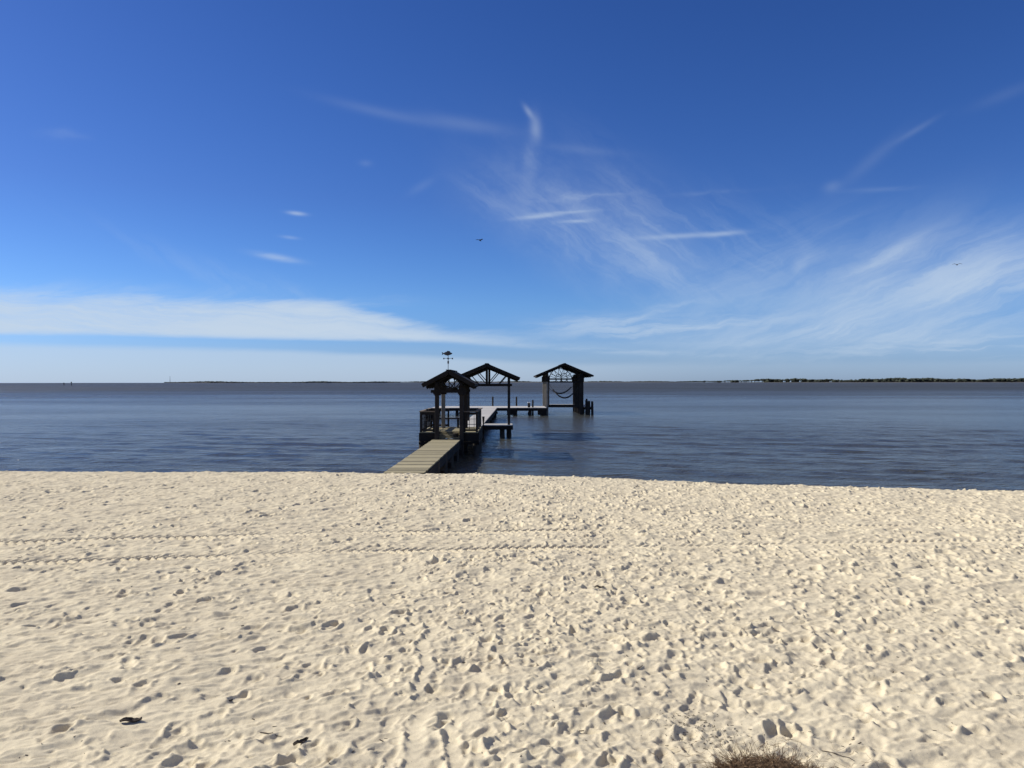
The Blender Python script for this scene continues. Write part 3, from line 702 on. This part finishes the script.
def land(px0, px1, d0, d1, h, name, label):
    n = 60; mb = MB()
    for i in range(n+1):
        t_ = i/n; px = px0 + (px1-px0)*t_; x = X_at(px, d0 + (d1-d0)*t_); d = d0 + (d1-d0)*t_; e = min(1, 6*min(t_, 1-t_) + .02)
        for dy, z in ((-60, -1.5), (0, h*.5*e*random.uniform(.7, 1.2)), (60, h*e), (400, h*e), (460, -1.5)): mb.v.append(Vector((x, d+dy, WZ + z)))
    for i in range(n):
        for j in range(4): k = i*5+j; mb.f.append([k, k+5, k+6, k+1])
    return tag(mb.build(name, M_land, smooth=True), label, None, None, 'structure')
land(700, 1500, 3600, 3000, 3.0, 'far_shore', 'low wooded far shore along the right horizon')
land(395, 705, 7500, 7500, 5.0, 'far_shore', 'thin far shore behind the shelters')
land(160, 400, 6000, 6500, 4.0, 'far_shore', 'thin far shore along the left horizon')
mb = MB()
for i in range(3600):       # the pine wood on the right shore
    px = 703 + (random.random()**.9)*760; t_ = (px-700)/800; d = 3600 - 600*t_ + random.uniform(10, 330)
    k = min(1, .62 + (px-703)/160)
    top = .82*(16 + 7*random.random()**2 + 3*math.sin(px*.05) + 2*math.sin(px*.19+1))*k*(.95 if px < 860 else 1.08)
    thick = 1 if px > 745 else .65
    if random.random() > thick: continue
    x = X_at(px, d); clump(mb, (x, d, WZ + top*.78), random.uniform(5, 10), top*random.uniform(.12, .24))
    if random.random() < min(.6, max(.08, (px-800)/220)): clump(mb, (x + random.uniform(-6, 6), d+8, WZ + top*.4), random.uniform(7, 12), top*.36)
    if random.random() < .5: mb.beam((x, d, WZ), (x, d, WZ + top*.75), .7, .7)
tag(mb.build('distant_pine_wood', M_far), 'long dark pine wood on the far right shore', 'woodland', None, 'stuff')
mb = MB()
for i in range(900):
    px = 165 + random.random()*235; d = 6100 + random.uniform(0, 400)
    env = .45 + .55*max(math.exp(-((px-212)/22)**2), .8*math.exp(-((px-320)/16)**2), .5*math.exp(-((px-380)/18)**2))
    top = 15*env*random.uniform(.6, 1.1); clump(mb, (X_at(px, d), d, WZ + 2 + top*.4), random.uniform(8, 20), top*.45)
tag(mb.build('distant_trees', M_far), 'thin line of trees on the far left horizon', 'woodland', None, 'stuff')
mb = MB()
for i in range(1100):
    px = 395 + random.random()*310; d = 7600 + random.uniform(0, 380)
    top = 16*(.45 + .4*abs(math.sin(px*.07)) )*random.uniform(.5, 1.1); clump(mb, (X_at(px, d), d, WZ + 3 + top*.4), random.uniform(8, 22), top*.45)
tag(mb.build('distant_trees', M_far), 'thin line of trees on the horizon behind the shelters', 'woodland', None, 'stuff')
# channel markers
for px, hgt, lab, bulge in ((64, 3.2, 'thin channel marker post on the left horizon, left one of the pair', 0), (71.5, 4.2, 'taller channel marker with a square board, right one of the pair', 1)):
    d = 900; x = X_at(px, d)
    mk = thing('channel_marker', (x, d, WZ), lab, 'marker', 'channel markers')
    MB().tube([(x, d, -4), (x, d, WZ + hgt)], .38, 8).build('marker_post', M_trim, mk)
    MB().box((x, d - .45, WZ + hgt - .6), (1.3 if bulge else .9, .1, 1.2)).build('marker_board', M_trim, mk)
tw = thing('radio_mast', (X_at(170, 6400), 6400, WZ), 'pale thin mast on the far left horizon', 'mast')
MB().tube([(X_at(170, 6400), 6400, WZ), (X_at(170, 6400), 6400, WZ + 58)], [2.2, .8], 6).build('mast_pole', M_pale, tw)

# ------------------------------------------------------------------ birds
def bird(px, py, d, span, bank, label):
    x = X_at(px, d); z = HC + (382-py)/F*d; o = Vector((x, d, z)); R = Matrix.Rotation(bank, 3, 'Y')
    r = thing('bird', o, label, 'bird', 'birds in flight'); mb = MB()
    prof = [(-.24, .012), (-.15, .05), (0, .085), (.14, .06), (.22, .045), (.30, .03), (.36, .008)]
    mb.tube([o + R @ Vector((a*span*.9, 0, 0)) for a, _ in prof], [w*span*.9 for _, w in prof], 8)
    for s_ in (-1, 1):
        secs = [(0, .10, .0, .03), (.22, .17, .11, .022), (.38, .05, .10, .018), (.52, -.10, .04, .008)]
        b0 = len(mb.v)
        for (y, xl, z_, th), ch_ in zip(secs, (.22, .20, .16, .03)):
            for dx, dz in ((xl, 0), (xl - ch_*.5, th), (xl - ch_, 0), (xl - ch_*.5, -th)):
                mb.v.append(o + R @ (Vector((dx, s_*y, z_ + dz))*span))
        for i in range(3):
            for j in range(4): k = b0+i*4; mb.f.append([k+j, k+(j+1)%4, k+4+(j+1)%4, k+4+j])
        mb.f.append([b0+j for j in range(4)]); mb.f.append([b0+12+j for j in range(4)])
    mb.build('bird_body', M_feather, r, origin=o)
    return r
b1 = bird(480, 240, 110, 1.2, .25, 'dark bird gliding high above the shelters'); b1.rotation_euler = (0, 0, rad(60))
b2 = bird(957, 265, 110, 1.3, -.3, 'dark bird gliding over the water at the right'); b2.rotation_euler = (0, 0, rad(65))

# ------------------------------------------------------------------ dry grass clump and litter
def gz(x, y): return float(ground(np.array([x]), np.array([y]))[0])
m, t, b = material('dry_grass'); oi = noise(t, wpos(t), 60, 3)
t.links.new(ramp(t, oi.outputs[0], [(.35, (.05, .028, .012)), (.52, (.17, .098, .045)), (.7, (.38, .26, .13))]), b.inputs['Base Color']); b.inputs['Roughness'].default_value = .8
M_dry = m
def fibre(mb, p, d, ln, w, curl, n=5):
    p = Vector(p); d = Vector(d).normalized(); pts = [p.copy()]
    for i in range(n):
        d = (d + Vector((random.gauss(0, curl), random.gauss(0, curl), random.gauss(-.05, curl*.8)))).normalized(); p = p + d*ln/n
        g = gz_fast(p.x, p.y) + .003
        if p.z < g: p.z = g; d.z = abs(d.z)*.3
        pts.append(p.copy())
    mb.tube(pts, [w] + [w*.9]*(n-1) + [w*.3], 3, False)
def gz_fast(x, y): return HG[min(HN-1, max(0, int((y-3.6)/.01)))][min(HN-1, max(0, int((x-.6)/.01)))]
HN = 230
_gx, _gy = np.meshgrid(.6 + np.arange(HN)*.01, 3.6 + np.arange(HN)*.01); HG = ground(_gx, _gy).tolist()
cx, cy = 1.585, 4.62
mb = MB()
for i in range(6500):
    a = random.uniform(0, 6.283); r = random.random()**.62*.36; x, y = cx + math.cos(a)*r*1.0, cy + math.sin(a)*r*.72
    hgt = .075*max(0, 1 - (r/.40)**2)*random.random()
    b_ = random.uniform(0, 6.283); fibre(mb, (x, y, gz_fast(x, y) + hgt), (math.cos(b_), math.sin(b_)*.8, random.uniform(-.3, .35)), random.uniform(.05, .16), random.uniform(.0009, .0021), .42)
for i in range(260):
    a = random.uniform(0, 6.283); r = .38 + random.random()**1.7*.42; x, y = cx + math.cos(a)*r*1.1, cy + math.sin(a)*r*.85
    b_ = random.uniform(0, 6.283); fibre(mb, (x, y, gz_fast(x, y) + .004), (math.cos(b_), math.sin(b_), .15), random.uniform(.04, .16), random.uniform(.0007, .0014), .2)
for i in range(45):
    a = random.uniform(.3, 2.8); r = random.uniform(.2, .36); x, y = cx + math.cos(a)*r, cy + math.sin(a)*r*.72
    fibre(mb, (x, y, gz_fast(x, y) + .03), (math.cos(a)*.9, math.sin(a)*.5, .9), random.uniform(.10, .20), .0009, .12)
tag(mb.build('dry_grass_clump', M_dry), 'tangled brown clump of dry grass half cut by the bottom of the view', 'grass clump')
# litter: crumbs of wrack and bark, uncountable
M_lit = plain('dark_litter', (.06, .045, .03), .9)
mb = MB()
for i in range(620):
    if i < 200: x, y = random.gauss(1.28, .16), random.gauss(5.35, .16)
    elif i < 300: x, y = random.gauss(1.6, .45), random.gauss(5.0, .25)
    else: y = 4.3 + 15*random.random()**1.6; x = random.uniform(-.72, .72)*y
    a = random.uniform(0, 3.14); s_ = random.uniform(.002, .006)*(1 if i < 300 else 1.5); z = gz(x, y)
    mb.beam((x, y, z + .002), (x + math.cos(a)*s_*random.uniform(2, 6), y + math.sin(a)*s_*3, z + .003), s_*.8, s_*.5)
tag(mb.build('wrack_crumbs', M_lit), 'tiny dark crumbs of wrack scattered over the sand', 'debris', None, 'stuff')
# single pieces one can tell apart
def at(px, py): d = HC*F/(py-382); return X_at(px, d), d
def leafpiece(px, py, s_, ang, label):
    x, y = at(px, py); z = gz(x, y); mb = MB(); n = 9; R = Matrix.Rotation(ang, 3, 'Z')
    for i in range(n):
        t_ = i/(n-1); w = s_*.32*math.sin(math.pi*(t_*.92+.05))**.7
        for u in (-1, -.4, .3, 1):
            mb.v.append(Vector((x, y, z)) + R @ Vector(((t_-.5)*2*s_, u*w*random.uniform(.75, 1.2), .012 + .25*s_*u*u*random.uniform(.5, 1) + .10*s_*math.sin(t_*7))))
    for i in range(n-1):
        for j in range(3): k = i*4+j; mb.f.append([k, k+4, k+5, k+1])
    o = mb.build('bark_scrap', M_lit, origin=(x, y, z)); mo = o.modifiers.new('solid', 'SOLIDIFY'); mo.thickness = .006
    tag(o, label, 'bark', 'dark scraps on the sand')
leafpiece(130, 723, .07, .2, 'dark curled bark scrap on smooth sand at the lower left')
leafpiece(300, 745, .055, .9, 'dark bark scrap lying in a hollow left of the centre foreground')
leafpiece(599, 588, .05, -.2, 'dark bark scrap on churned sand beyond the furrow')
leafpiece(230, 700, .02, 1.1, 'tiny black bark scrap in the left foreground')
def twig(px, py, ln, ang, label):
    x, y = at(px, py); z = gz(x, y); pts = []
    for k in range(6):
        t_ = k/5 - .5; xx, yy = x + math.cos(ang)*ln*t_ + random.uniform(-.006, .006), y + math.sin(ang)*ln*t_ + random.uniform(-.006, .006); pts.append((xx, yy, gz(xx, yy) + .005))
    o = MB().tube(pts, [.003, .004, .0035, .003, .0025, .0015], 5).build('twig', M_lit, origin=(x, y, z)); tag(o, label, 'twig', 'twigs on the sand')
twig(270, 735, .16, -.3, 'thin dark twig on the sand left of the furrows')
twig(640, 668, .12, 1.0, 'short dark twig on the sand right of the centre')
twig(838, 752, .22, -.8, 'dark twig lying just right of the grass clump')
S.render.resolution_x = 1024; S.render.resolution_y = 768
print('done')
